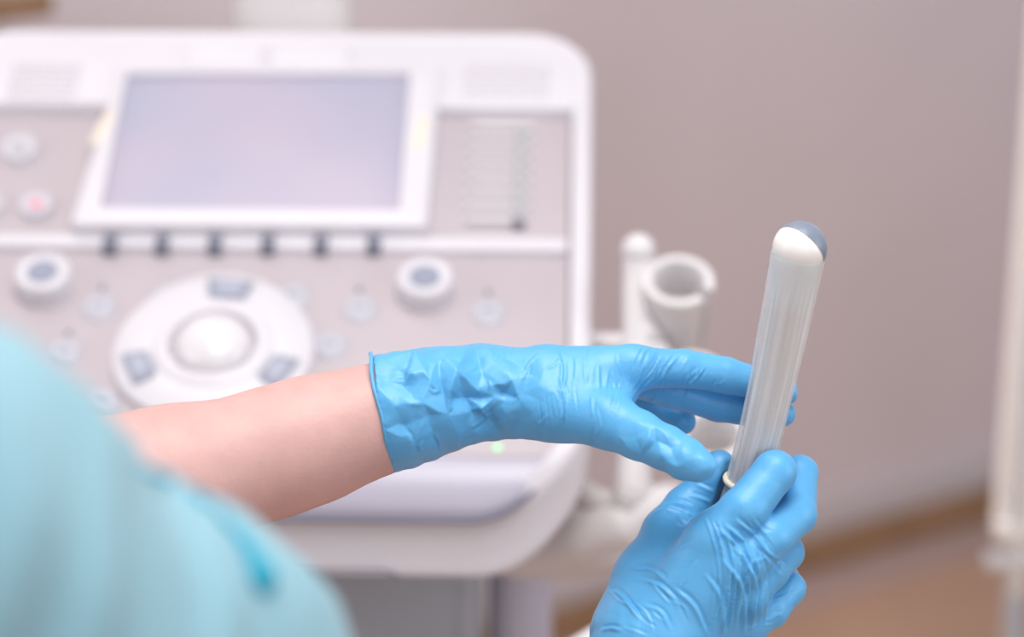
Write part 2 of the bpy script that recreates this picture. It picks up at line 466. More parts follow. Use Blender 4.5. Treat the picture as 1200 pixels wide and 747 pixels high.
# screen
sq = [pan(*p, 0.0175) for p in ((118, 242), (468, 245), (480, 85), (148, 85))]
bq = [pan(*p, 0.0175) for p in ((80, 263), (501, 264), (516, 74), (140, 74))]
H0 = 0.0175
inner = rpoly(sq, .002, 5)
bo = rpoly(bq, [.006] * 4, 5)
rings = [[(p[0], p[1], -0.002) for p in bo]]
for j in range(4):
    t = math.pi / 2 * j / 3
    rings.append([(p[0], p[1], H0 - .004 + .004 * math.sin(t)) for p in rpoly(bq, .006, 5, .004 * (1 - math.cos(t)))])
rings.append([(p[0], p[1], H0) for p in rpoly(sq, .002, 5, -.001)])
rings.append([(p[0], p[1], H0 - .001) for p in inner])
rings.append([(p[0], p[1], H0 - .006) for p in inner])
bezel = part('screen_bezel', loft(rings, True, False), 'white_plastic')
scr = part('touch_screen', slab(sq, .002, H0 - .008, H0 - .005, .0003), 'screen_glass', bezel)
eq = [(q_[0], q_[1]) for q_ in sq]
for (u0, v0) in ((121, 150), (493, 156)):
    c = pan(u0, v0, H0); sl = -.010 if u0 < 300 else -.004
    pp = [(c[0] - .0042 + sl * .4, c[1] - .018), (c[0] + .0042 + sl * .4, c[1] - .018), (c[0] + .0042 - sl * .4, c[1] + .018), (c[0] - .0042 - sl * .4, c[1] + .018)]
    part('cream_sticker', slab(pp, .001, H0 - .0005, H0 + .0006, .0002), 'cream_label', bezel)
# two raised blocks on the rear edge
for (u0, u1) in ((219, 309), (319, 410)):
    a0 = pan(u0, 64, .012)[0]; a1 = pan(u1, 64, .012)[0]; bm_ = pan(300, 63, .014)[1]
    part('rear_latch', slab(rect((a0 + a1) / 2, bm_, a1 - a0, .025), .002, .004, .0135, .0015), 'white_plastic')
# speaker grilles: plates with rows of small holes
hole = mesh('grille_hole', *lathe([(.0016, 0), (.0016, .0012), (.0006, .0016)], 8))
hole.materials.append(MATS['grille_hole'])
for (u0, u1, v0, v1) in ((4, 98, 74, 120), (540, 646, 76, 120)):
    a0, bb0 = pan(u0, v1, .0095); a1, bb1 = pan(u1, v0, .0095)
    g = part('speaker_grille', slab(rect((a0 + a1) / 2, (bb0 + bb1) / 2, a1 - a0, bb1 - bb0), .003, .006, .0100, .0008), 'white_plastic')
    for i in range(11):
        for j in range(6):
            put('grille_hole', hole, None, g, at(a0 + (a1 - a0) * (i + .7) / 11.4, bb0 + (bb1 - bb0) * (j + .7) / 6.4, .0093))
# round keys on the upper left panel
def round_key(u, v, wpx, cap, capm, base='button_white', h=.006, parent=mroot):
    c = pan(u, v, h); r_ = wpx / 2 / F_PX * 1.72
    k = part('round_key', lathe([(r_ * 1.04, -.001), (r_ * 1.04, .001), (r_, .002), (r_, h - .0015), (r_ * .94, h), (r_ * .6, h - .0006)], 32), base, parent, at(*c))
    part('key_icon', lathe([(cap, h - .001), (cap, h), (cap * .9, h + .0003)], 24, sx=1.0, sy=.75), capm, k, at(*c))
    return k
round_key(22, 172, 46, .0065, 'icon_green'); round_key(42, 239, 40, .0045, 'icon_red'); round_key(-16, 238, 40, .005, 'icon_grey')
# time-gain sliders
for i in range(8):
    v0 = 152 + i * 15.6; uc = 588 - i * 1.0
    a0, b0 = pan(uc - 36, v0, .001); a1, _ = pan(uc + 36, v0, .001)
    s = part('slider_track', slab(rect((a0 + a1) / 2, b0, a1 - a0, .0052), .001, -.002, .0006, .0003), 'slider_groove', mroot)
    part('slider_edge', slab(rect((a0 + a1) / 2, b0 + .0046, a1 - a0, .0036), .0006, -.002, .0016, .0004), 'slider_line', s)
    kb = pan(612 - i * .6, v0, .004)
    part('slider_knob', slab(rect(kb[0], kb[1], .009, .0062), .0015, 0, .0055, .0012),
         'slot_dark' if i == 7 else 'icon_green', s)
ga, gb = pan(574, 205, 0)
# paddle switches along the divider
pad = mesh('paddle', *merge(slab(rect(0, 0, .0105, .016), .0015, -.003, .0075, .001), slab(rect(0.0012, -.004, .0085, .0075), .0015, .004, .012, .0015)), True, 35)
pad.materials.append(MATS['dark_grey'])
for u0 in (129, 190, 252, 314, 376, 438):
    c = pan(u0, 284.5, .006); put('paddle_switch', pad, None, mroot, at(*c))
# big rotary knobs
for (u0, v0) in ((50, 320), (498, 326)):
    c = pan(u0, v0, .014); r_ = .0198
    k = part('rotary_knob', lathe([(r_ * 1.02, -.001), (r_ * 1.02, .008), (r_, .013), (r_ * .95, .0155), (r_ * .86, .0165), (r_ * .6, .0155)], 40), 'white_plastic', mroot, at(*c))
    part('knob_cap', lathe([(.0112, .0145), (.0112, .0162), (.0104, .0168), (.006, .0166)], 32), 'icon_grey', k, at(*c))
# small oval keys with a tick mark above them
oval = lathe([(.0125, -.001), (.0125, .0008), (.0110, .0014), (.0098, .0030), (.0085, .0036), (.006, .0034)], 32)
ovm = mesh('oval_key', *oval, True, 50)
icon = mesh('key_icon', *slab(rect(0, 0, .009, .0035), .0012, .003, .0038, .0002), True, 40)
for (u0, v0, tick) in ((115, 358, 1), (75, 411, 1), (197, 345, 0), (343, 346, 0), (386, 403, 0), (421, 360, 1), (572, 364, 1), (118, 470, 0), (430, 440, 0), (590, 430, 0), (600, 480, 0)):
    c = pan(u0, v0, .003); k = put('oval_key', ovm, 'button_grey', mroot, at(*c))
    put('key_icon', icon, 'icon_grey', k, at(*c))
    if tick:
        c2 = pan(u0 + 5 if u0 < 300 else u0, v0 - 20, 0)
        part('tick_mark', slab(rect(c2[0], c2[1], .0038, .006), .0008, -.001, .0006, .0002), 'dark_grey', k)
# trackball plate: rounded three-lobed disc
tc_ = pan(250, 404, .008)
RW = 118 / F_PX * 1.68
def disc(r0, f):
    out = []
    for j in range(72):
        a = 2 * math.pi * j / 72
        rr = r0 * (1 + 0.02 * math.cos(3 * (a - math.pi / 2)))
        out.append((rr * math.cos(a) * f, rr * math.sin(a) * f))
    return out
prof = [(1.0, -.002), (1.0, .0035), (.985, .0065), (.95, .0082), (.60, .0090), (.56, .0115), (.50, .0125), (.445, .0115), (.42, .006), (.40, .004)]
plate = part('trackball_plate', loft([[(x, y, z) for x, y in disc(RW, f)] for f, z in prof]), 'white_plastic', mroot, at(*tc_))
part('trackball', lathe([(RW * .385 * math.sin(math.pi * i / 20), .002 - RW * .385 * .62 * math.cos(math.pi * i / 20) + .004) for i in range(1, 20)], 40), 'ball_white', plate, at(*tc_))
for an, wd_ in ((84, .30), (205, .27), (-28, .27)):
    a = math.radians(an); pts_ = []
    for rr, s in ((.66, -1), (.66, 1), (.90, 1), (.90, -1)):
        aa = a + s * wd_ * (.9 if rr < .8 else .86); pts_.append((RW * rr * math.cos(aa), RW * rr * math.sin(aa)))
    kk = part('trackball_key', slab(pts_, .002, .006, .0104, .0008), 'icon_grey', mroot, at(*tc_))
    ctr = np.mean(pts_, 0); pi_ = [tuple(ctr + (np.array(p) - ctr) * .62) for p in pts_]
    part('key_face', slab(pi_, .0015, .009, .0110, .0003), 'icon_light', kk, at(*tc_))
c = pan(583, 524, .001); part('status_light', lathe([(.0023, -.001), (.0023, .0008), (.0014, .0014)], 16), 'led_green', lower, at(*c))

# under the console: storage pedestal, pillar, tray, base, casters
zc = float(PO[2] + p_u[2] * BF - 0.075)
yb = float(PO[1] + 0.02)
def wx(u, d): return (u - 600) / F_PX * d
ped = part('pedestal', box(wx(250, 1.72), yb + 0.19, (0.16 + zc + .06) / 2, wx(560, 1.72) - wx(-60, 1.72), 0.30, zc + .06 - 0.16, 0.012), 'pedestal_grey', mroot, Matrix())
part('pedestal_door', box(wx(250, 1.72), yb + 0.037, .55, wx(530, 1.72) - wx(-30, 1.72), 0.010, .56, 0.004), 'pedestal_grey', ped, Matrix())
part('side_pillar', slab(rect(wx(611, 1.70), yb + 0.10, wx(652, 1.70) - wx(570, 1.70), 0.07), .022, 0.12, zc + .07, .004, 6), 'lavender_plastic', mroot, Matrix())
part('tray_lip', box(wx(330, 1.64), yb - 0.015, zc - .012, 0.13, 0.05, 0.012, 0.004), 'white_plastic', mroot, Matrix())
base = part('base_frame', box(wx(270, 1.7), yb + .17, .12, .52, .56, .07, 0.02), 'white_plastic', mroot, Matrix())
wheel = mesh('caster', *lathe([(.02, -.018), (.045, -.016), (.05, -.008), (.05, .008), (.045, .016), (.02, .018)], 24), True, 40)
for sx in (-.2, .2):
    for sy in (-.06, .40):
        put('caster', wheel, 'caster_rubber', base, Matrix.Translation((wx(270, 1.7) + sx, yb + sy, .051)) @ Matrix.Rotation(math.pi / 2, 4, 'Y'))
# monitor column behind the console and the monitor above the picture
cx_ = wx(343, 1.99); cy_ = float(P(343, 20, 1.99)[1])
colm = part('monitor_column', slab(rect(cx_, cy_, .098, .07), .03, .5, 1.47, .004, 6), 'holder_plastic', mroot, Matrix())
part('column_collar', slab(rect(cx_, cy_, .108, .08), .034, 1.215, 1.235, .003, 6), 'holder_plastic', colm, Matrix())
mon = part('monitor', box(cx_ - .02, cy_ - .07, 1.66, .50, .035, .32, 0.008), 'white_plastic', mroot, Matrix())
part('monitor_screen', box(cx_ - .02, cy_ - .089, 1.66, .46, .006, .28, 0.002), 'monitor_dark', mon, Matrix())
part('monitor_mount', box(cx_ - .01, cy_ - .03, 1.55, .09, .07, .16, 0.01), 'holder_plastic', mroot, Matrix())

# probe holders on the right-hand side
def hp(u, v, d): return P(u, v, d)
HM = lambda u, v, d: Matrix(((p_r[0], p_u[0], p_n[0], P(u, v, d)[0]), (p_r[1], p_u[1], p_n[1], P(u, v, d)[1]), (p_r[2], p_u[2], p_n[2], P(u, v, d)[2]), (0, 0, 0, 1)))
holder = part('probe_holder', tube(spline([P(660, 560, 1.70), P(700, 590, 1.67), P(736, 590, 1.645), P(742, 560, 1.645), P(746, 480, 1.66), P(748, 400, 1.665), P(748, 330, 1.67), P(748, 300, 1.67)], 5),
              [.010] * 5 + [.011] * 5 + [.013] * 5 + [.013] * 5 + [.012] * 5 + [.0112] * 5 + [.0108] * 5 + [.0105], 20), 'holder_plastic', mroot, Matrix())
part('holder_finial', [lathe([(.0115 * math.sin(math.pi * i / 14), -.0115 * math.cos(math.pi * i / 14)) for i in range(1, 14)], 24)][0], 'holder_plastic', holder, HM(748, 293, 1.668))
part('holder_bracket', tube(spline([P(690, 402, 1.70), P(716, 403, 1.68), P(748, 400, 1.665), P(770, 385, 1.66)], 5), .0075, 14), 'holder_plastic', holder, Matrix())
part('holder_collar', tube([P(744, 578, 1.645), P(745, 566, 1.645)], .0155, 20), 'holder_plastic', holder, Matrix())
def cup(u, v, d, R=.0250, Lh=.062, gap=-35, open_=24):
    Mx = HM(u, v, d); n_ = 40
    a0 = math.radians(gap + open_ / 2); a1 = math.radians(gap - open_ / 2 + 360)
    pr = [(R * .80, -Lh), (R * .86, -Lh * .8), (R * .94, -.012), (R * .96, -.008), (R, -.006), (R, -.002), (R * .96, 0), (R * .74, 0), (R * .70, -.003), (R * .62, -.03), (R * .60, -Lh)]
    rings_ = []
    for j in range(n_ + 1):
        a = a0 + (a1 - a0) * j / n_
        rings_.append([(r__ * math.cos(a), r__ * math.sin(a), z) for r__, z in pr])
    V1, F1 = loft(rings_, True, True)
    o = part('probe_cup', (V1, F1), 'holder_plastic', mroot, Mx)
    part('cup_floor', lathe([(R * .68, -Lh + .001), (R * .68, -Lh + .006), (R * .2, -Lh + .007)], 32), 'holder_inside', o, Mx)
    return o
cup(795, 328, 1.655); cup(812, 442, 1.635); cup(836, 508, 1.60, .024, .05, 160)
part('cup_arm', tube(spline([P(752, 395, 1.665), P(775, 420, 1.665), P(805, 470, 1.665), P(828, 520, 1.65)], 4), .009, 14), 'holder_plastic', holder, Matrix())
# grab handle curving out from under the console
part('grab_handle', tube(spline([P(560, 640, 1.72), P(640, 640, 1.69), P(700, 628, 1.665), P(752, 606, 1.645), P(800, 585, 1.64), P(850, 566, 1.66)], 6), [.020] * 12 + [.019] * 6 + [.015] * 6 + [.012] * 6 + [.011], 22), 'holder_plastic', mroot, Matrix())
part('handle_shroud', tube(spline([P(600, 650, 1.71), P(660, 652, 1.69), P(730, 640, 1.66), P(790, 628, 1.66)], 6), [.016] * 18 + [.010], 20), 'holder_plastic', mroot, Matrix())
cab = tag(put('cable', mesh('cable', *tube(spline([P(770, 690, 1.58), P(735, 722, 1.56), P(695, 746, 1.55), P(655, 770, 1.55), P(600, 800, 1.56), P(540, 900, 1.60), P(510, 1050, 1.64), P(505, 1200, 1.66)], 6), .0058, 14)), 'holder_plastic', mroot, Matrix()))

# ------------------------------------------------------------------ privacy screen at the right
scz = 2.75
q0 = P(1186, 300, scz); qb = P(1160, 642, scz)
sx0 = float(q0[0]); syy = float(q0[1]); ztop = 1.75; zbot = float(P(1180, 640, scz)[2])
syy = 2.42
zbot = float((CAM + ray(1180, 625) * (syy / ray(1180, 625)[1]))[2]); sx0 = float((CAM + ray(1172, 500) * (syy / ray(1172, 500)[1]))[0])
priv = root('privacy_screen', (sx0 + .3, syy, 0), 'cream fabric privacy screen on a chrome frame at the right edge', 'screen')
folds = []
for i in range(61):
    t = i / 60; folds.append((sx0 + .6 * t, syy + .006 * math.sin(t * 40)))
Vp = []; Fp = []
for (x, y) in folds: Vp += [(x, y - .004, zbot), (x, y - .004, ztop), (x, y + .004, ztop), (x, y + .004, zbot)]
for i in range(60):
    for j in range(4):
        a = i * 4 + j; b = i * 4 + (j + 1) % 4; Fp.append((a, a + 4, b + 4, b))
Fp += [(0, 1, 2, 3), (243, 242, 241, 240)]
panel_ = put('fabric_panel', mesh('fabric_panel', Vp, Fp, True, 40), 'cream_fabric', priv, Matrix())
put('hem', mesh('hem', *box(sx0 + .3, syy, zbot + .004, .6, .022, .02, .004)), 'cream_fabric', priv, Matrix())
for zz, nm in ((zbot - .035, 'lower_rail'), (ztop + .01, 'upper_rail')):
    put(nm, mesh(nm, *tube([(sx0 - .005, syy, zz), (sx0 + .61, syy, zz)], .012, 16)), 'chrome', priv, Matrix())
for xx in (sx0 + .03, sx0 + .60):
    lg = put('leg', mesh('leg', *tube([(xx, syy, .03), (xx, syy, zbot), (xx, syy, ztop + .02)], .013, 16, up=(0, 1, 0))), 'chrome', priv, Matrix())
    put('foot', mesh('foot', *tube([(xx, syy - .2, .018), (xx, syy, .035), (xx, syy + .2, .018)], .015, 14)), 'shoe_white', lg, Matrix())
    put('brace', mesh('brace', *tube([(xx + .002, syy - .17, .03), (xx, syy, zbot - .06)], .008, 12)), 'pedestal_grey', lg, Matrix())

# ------------------------------------------------------------------ the probe
A_tip = J(937, 291, -50); A_neck = J(925, 352, -40); A_mid = J(911, 420, -25); A_low = J(893, 500, -10); A_bot = J(878, 558, 0); A_hnd = J(862, 625, 10); A_end = J(838, 712, 24)
axis_top = (A_tip - A_mid) / np.linalg.norm(A_tip - A_mid)
probe_root = root('ultrasound_probe', cam2world(np.array([A_end]))[0], 'white wand-shaped ultrasound probe with grey tip in a clear sheath, held upright', 'probe')
def camtube(pts, radii, n=32, k=8, ripple=None, caps=True, seed=0):
    sp_ = spline(pts, k); rr = np.interp(np.linspace(0, len(pts) - 1, len(sp_)), range(len(pts)), radii)
    rings_ = []
    for i, p in enumerate(sp_):
        t = sp_[min(i + 1, len(sp_) - 1)] - sp_[max(i - 1, 0)]; t = t / np.linalg.norm(t)
        s = np.cross(t, [0, 0, 1.0]); s /= np.linalg.norm(s); q_ = np.cross(s, t)
        ring_ = []
        for j in range(n):
            a = 2 * math.pi * j / n; r_ = rr[i]
            if ripple: r_ += ripple(a, i / (len(sp_) - 1))
            ring_.append(p + r_ * (math.cos(a) * s + math.sin(a) * q_))
        rings_.append(cam2world(np.array(ring_)))
    return loft(rings_, caps, caps)
RB = 12.9
sh = put('shaft', mesh('shaft', *camtube([A_tip - axis_top * 26, A_mid, A_low, A_bot, A_bot + (A_bot - A_low) * .1], [10.9, 9.8, 8.7, 8.4, 8.6], 32)), 'probe_cream', probe_root)
put('neck', mesh('neck', *camtube([A_tip, A_tip - axis_top * 8, A_tip - axis_top * 18, A_tip - axis_top * 27], [RB - .1, 12.6, 11.8, 10.9], 40, 6)), 'probe_mint', probe_root)
# domed head split by the edge of the acoustic lens
nl = np.array([0.62, 0.70, 0.34]); nl /= np.linalg.norm(nl)
e1 = np.cross(nl, [0, 1, 0]); e1 /= np.linalg.norm(e1); e2 = np.cross(nl, e1)
def cap_of(t0, t1, R_, seg=18, n=48):
    rings_ = []
    for i in range(seg + 1):
        t = t0 + (t1 - t0) * i / seg; t = min(max(t, .02), math.pi - .02)
        rings_.append(cam2world(np.array([A_tip + R_ * (math.cos(t) * nl + math.sin(t) * (math.cos(2 * math.pi * j / n) * e1 + math.sin(2 * math.pi * j / n) * e2)) for j in range(n)])))
    return loft(rings_, True, True)
put('head', mesh('head', *cap_of(math.radians(84), math.pi, RB), True, 60), 'probe_white', probe_root)
put('acoustic_lens', mesh('acoustic_lens', *cap_of(0, math.radians(85), RB + .25), True, 60), 'probe_lens', probe_root)
put('handle', mesh('handle', *camtube([A_bot - (A_bot - A_low) * .05, A_bot + (A_hnd - A_bot) * .3, A_hnd, A_end, A_end + (A_end - A_hnd) * .1], [9.2, 11, 13, 12.5, 8], 32)), 'probe_handle', probe_root)
put('handle_cable', mesh('handle_cable', *camtube([A_end, A_end + np.array([-12, -40, 8.]), A_end + np.array([-14, -120, 30.]), A_end + np.array([30, -260, 120.])], [3.6, 3.2, 3.2, 3.2], 12)), 'holder_plastic', probe_root)
rng = np.random.RandomState(4)
rip = [(rng.randint(2, 9), rng.rand() * 6.28, rng.uniform(.10, .45), rng.uniform(-5, 5)) for _ in range(7)]
def ripple(a, t):
    env = min(1, max(0, (t - .14) / .3))
    return 1.75 * env * sum(am * (1 - abs(math.sin((m * a + ph + tw * t) / 1.0)) * 1.2) for m, ph, am, tw in rip) * .55
sheath = put('sheath', mesh('sheath', *camtube([A_tip - axis_top * 3, A_tip - axis_top * 14, A_tip - axis_top * 26, A_mid, A_low, A_bot, A_bot + (A_bot - A_low) * .12],
             [13.15, 12.6, 12.0, 11.3, 10.4, 9.9, 9.9], 160, 10, ripple, False)), 'latex_sheath', probe_root)
sv = sheath.data; na = len(sv.vertices) // 160
aa_ = np.tile(np.arange(160) / 160 * 2 * math.pi, na); tt_ = np.repeat(np.arange(na) / (na - 1), 160)
st_ = vnoise(np.stack([np.cos(aa_) * 4.2, np.sin(aa_) * 4.2, tt_ * 2.0], 1), 41) * .6 + vnoise(np.stack([np.cos(aa_) * 9, np.sin(aa_) * 9, tt_ * 3.0], 1), 42) * .6
st_ = np.clip(.5 + .5 * st_ * np.clip((tt_ - .1) / .25, 0, 1), 0, 1)
at_ = sv.attributes.new('latex_thickness', 'FLOAT', 'POINT'); at_.data.foreach_set('value', st_.astype(np.float32))
nt = MATS['latex_sheath'].node_tree; an_ = nt.nodes.new('ShaderNodeAttribute'); an_.attribute_name = 'latex_thickness'
mr = nt.nodes.new('ShaderNodeMapRange'); mr.inputs['To Min'].default_value = .32; mr.inputs['To Max'].default_value = .85
nt.links.new(an_.outputs['Fac'], mr.inputs['Value']); nt.links.new(mr.outputs['Result'], nt.nodes['Principled BSDF'].inputs['Alpha'])
sheath['label'] = 'wrinkled translucent sheath'
b0_ = A_bot + (A_bot - A_low) * .14; tb = (A_bot - A_low) / np.linalg.norm(A_bot - A_low)
s_ = np.cross(tb, [0, 0, 1.]); s_ /= np.linalg.norm(s_); q_ = np.cross(s_, tb)
ringp = [b0_ + 11.2 * (math.cos(2 * math.pi * j / 40) * s_ + math.sin(2 * math.pi * j / 40) * q_) for j in range(40)]
rg = []
for j, p in enumerate(ringp):
    er = (p - b0_) / 11.2
    rg.append(cam2world(np.array([p + 1.5 * (math.cos(2 * math.pi * m / 10) * er + math.sin(2 * math.pi * m / 10) * tb) for m in range(10)])))
rg.append(rg[0]); put('sheath_rim', mesh('sheath_rim', *loft(rg, False, False)), 'latex_ring', sheath)

# ------------------------------------------------------------------ the person
SR = np.array([-.181, .60, 1.305]); SL = np.array([-.44, .80, 1.30])          # shoulders
EL = (CAM * 0 + cam2world(np.array([J(-50, 640, -60)]))[0])                       # left elbow
WR_L = cam2world(np.array([J(505, 470, 6)]))[0]
ER = np.array([-.075, .80, 1.05])                                              # right elbow
WR_R = cam2world(np.array([J(775, 790, -12)]))[0]
HIP = np.array([-.34, .60, .93]); CH = (SR + SL) / 2 + np.array([.0, .0, -.10]); FACE = np.array([.60, .80, 0]); FACE /= np.linalg.norm(FACE)
person = root('person', (HIP[0], HIP[1], 0), 'person in a teal short-sleeved scrub top and blue gloves holding the probe', 'person')
SIDE = np.array([FACE[1], -FACE[0], 0])                                         # towards the person's right
RT = np.array([SIDE, FACE, [0, 0, 1]]).T
NECK = (SR + SL) / 2 + np.array([-.03, -.01, .06]); HEAD = NECK + np.array([-.01, .0, .15]) + FACE * .035

def build_sdf(name, fn, lo, hi, h, m, parent, post=None, rl=1):
    ax, X = grid(lo, hi, h)
    V, Q = nets(fn(X).astype(np.float32), ax, h)
    V = relax(V, Q, rl) if rl else V
    if post: V = post(V, Q)
    return put(name, fastmesh(name, V, Q), m, parent)
def torso(X, g=0.0):
    d = ell_sd(X, CH + [0, 0, -.04], (.165 + g, .105 + g, .19 + g), RT)
    d = smin(d, ell_sd(X, (CH + HIP) / 2, (.135 + g, .10 + g, .20 + g), RT), .06)
    d = smin(d, ell_sd(X, HIP, (.165 + g, .115 + g, .15 + g), RT), .06)
    d = smin(d, seg_sd(X, SR, SL, .050 + g, .052 + g), .07)
    d = smin(d, seg_sd(X, SR + [-.03, .0, .0], NECK + [0, 0, -.005], .047 + g, .058 + g), .05)
    return smin(d, seg_sd(X, NECK + [0, 0, -.06], NECK, .07 + g * .5, .052), .05)
def body(X):
    d = torso(X, -.012)
    d = smin(d, seg_sd(X, NECK + [0, 0, -.03], HEAD, .05, .05), .03)
    d = smin(d, ell_sd(X, HEAD + [0, 0, .03], (.070, .090, .095), RT), .03)
    d = smin(d, ell_sd(X, HEAD + FACE * .03 + [0, 0, -.045], (.052, .055, .055), RT), .03)
    d = smin(d, seg_sd(X, HEAD + FACE * .088 + [0, 0, .022], HEAD + FACE * .104 + [0, 0, -.012], .007, .013), .012)
    for s in (-1, 1):
        d = smin(d, ell_sd(X, HEAD + SIDE * s * .074 + FACE * -.005 + [0, 0, .008], (.008, .020, .032), RT), .006)
    f = lambda u, v, dd: cam2world(np.array([J(u, v, dd)]))[0]
    left = chain(X, [(SL, .050), ((SL + EL) / 2, .046), (EL, .043)], .02)
    fore = chain(X, [(EL, .0435), (f(75, 600, -40), .0425), (f(200, 567, -22), .0365), (f(330, 527, -6), .0305), (f(380, 511, 0), .0288), (f(452, 488, 5), .0254), (f(470, 482, 5), .021), (WR_L, .017), (f(560, 462, 12), .014)], .012)
    right = chain(X, [(SR, .050), ((SR + ER) / 2, .046), (ER, .041), ((ER * 2 + WR_R) / 3, .040), ((ER + 2 * WR_R) / 3, .032), (WR_R, .022), (f(770, 780, -10), .016)], .02)
    d = smin(d, left, .03); d = smin(d, fore, .02); d = smin(d, right, .03)
    for s in (-1, 1):
        hp_ = HIP + SIDE * s * .085
        d = smin(d, chain(X, [(hp_ + [0, 0, -.05], .082), (hp_ + [0, 0, -.46] + FACE * .02, .052), (hp_ + [0, 0, -.82], .036)], .03), .03)
    return d
build_sdf('body', body, (-.66, .36, .06), (.16, 1.26, 1.72), .008, 'skin', person, None, 1)

def shirt(X):
    d = torso(X, .006)
    d = smin(d, chain(X, [(SR + [0, .0, .006], .062), (SR * .65 + ER * .35 + C_R * .025 + C_U * .006, .065), (SR * .40 + ER * .60 - C_R * .004, .067)], .02), .05)
    d = smin(d, chain(X, [(SL, .060), (SL * .65 + EL * .35, .060), (SL * .42 + EL * .58, .064)], .02), .05)
    ar = (ER - SR) / np.linalg.norm(ER - SR); al = (EL - SL) / np.linalg.norm(EL - SL)
    def plane(p, nn): return (X[0] - p[0]) * nn[0] + (X[1] - p[1]) * nn[1] + (X[2] - p[2]) * nn[2]
    for S_, E_, a_ in ((SR, ER, ar), (SL, EL, al)):
        cutp = S_ * .42 + E_ * .58
        near = seg_sd(X, S_, E_, .12, .12)
        d = np.where((near < 0), smax(d, plane(cutp, a_), .006), d)
    d = smax(d, -(X[2] - (HIP[2] - .10)), .01)
    hole_ = seg_sd(X, NECK + [0, 0, .0], NECK + [0, 0, .1], .066, .066)
    return smax(d, -hole_, .01)
def shirt_folds(V, Q):
    N = vnormals(V, Q); ar = (ER - SR) / np.linalg.norm(ER - SR)
    t = (V - SR) @ ar
    q1 = np.stack([t * 30, (V @ SIDE) * 8, (V @ FACE) * 8], 1)
    f = vnoise(q1 + .6 * np.stack([vnoise(V * 12, 7)] * 3, 1), 3)
    V = V + N * (0.0052 * (1 - np.abs(f) * 2.2) + .002 * vnoise(V * 30, 5))[:, None]
    # deep pleat near the sleeve hem
    return V
SHIRT_R = (-.64, .38, .80)
top_ = build_sdf('scrub_top', shirt, (-.66, .38, .80), (.12, 1.10, 1.46), .0065, 'scrubs', person, shirt_folds, 2)

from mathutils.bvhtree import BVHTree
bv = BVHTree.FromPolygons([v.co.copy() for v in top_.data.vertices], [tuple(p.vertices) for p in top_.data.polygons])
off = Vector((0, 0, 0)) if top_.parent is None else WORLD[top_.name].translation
pp_ = []  # path of a teal tube painted in as the shade of a sleeve fold
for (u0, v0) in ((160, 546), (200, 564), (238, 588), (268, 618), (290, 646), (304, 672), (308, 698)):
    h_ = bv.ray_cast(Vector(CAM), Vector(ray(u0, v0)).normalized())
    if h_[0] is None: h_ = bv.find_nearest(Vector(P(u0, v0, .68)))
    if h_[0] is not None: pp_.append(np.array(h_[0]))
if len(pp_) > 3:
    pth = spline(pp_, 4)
    put('sleeve_fold_shade', mesh('sleeve_fold_shade', *tube(pth, list(np.interp(np.linspace(0, 1, len(pth)), [0, .4, .75, .9, 1], [.0006, .0018, .0036, .0056, .002])), 10)), 'scrubs_fold_shade', top_)
def trousers(X):
    d = ell_sd(X, HIP + [0, 0, -.03], (.165, .122, .14), RT)
    for s in (-1, 1):
        hp_ = HIP + SIDE * s * .085
        d = smin(d, chain(X, [(hp_ + [0, 0, -.05], .092), (hp_ + [0, 0, -.46] + FACE * .02, .070), (hp_ + [0, 0, -.80], .066)], .03), .02)
    return smax(d, X[2] - (HIP[2] + .04), .01)
build_sdf('trousers', trousers, (-.62, .36, .04), (-.04, .92, 1.02), .010, 'scrubs', person, None, 1)
for s in (-1, 1):
    fp = HIP + SIDE * s * .085; fp = np.array([fp[0], fp[1], 0])
    build_sdf('shoe', lambda X: smax(smin(ell_sd(X, fp + FACE * .05 + [0, 0, .035], (.046, .13, .042), RT), ell_sd(X, fp + FACE * -.03 + [0, 0, .05], (.042, .06, .055), RT), .02), -(X[2] - .003), .004),
              fp + [-.22, -.22, -.01], fp + [.22, .22, .14], .007, 'shoe_white', person, None, 1)
hairfn = lambda X: smin(smax(ell_sd(X, HEAD + FACE * -.010 + [0, 0, .040], (.082, .098, .104), RT),
    (X[0] - HEAD[0]) * FACE[0] + (X[1] - HEAD[1]) * FACE[1] - .055 - (X[2] - HEAD[2]) * .35 + .03, .01), ell_sd(X, HEAD + FACE * -.105 + [0, 0, .075], (.04, .04, .04), RT), .02)
build_sdf('hair', hairfn, HEAD + [-.18, -.18, -.1], HEAD + [.18, .18, .17], .006, 'hair', person, None, 1)
for s in (-1, 1):
    e = HEAD + SIDE * s * .031 + FACE * .083 + [0, 0, .022]
    put('eye', mesh('eye', *lathe([(.011 * math.sin(math.pi * i / 10), -.011 * math.cos(math.pi * i / 10)) for i in range(1, 10)], 16)), 'eye_white', person, Matrix.Translation(Vector(e)))
mc = HEAD + FACE * .082 + [0, 0, -.05]
put('mouth', mesh('mouth', *tube([mc - SIDE * .024 - FACE * .006, mc - SIDE * .01 + FACE * .001, mc + SIDE * .01 + FACE * .001, mc + SIDE * .024 - FACE * .006], [.002, .0055, .0055, .002], 10)), 'lip', person)

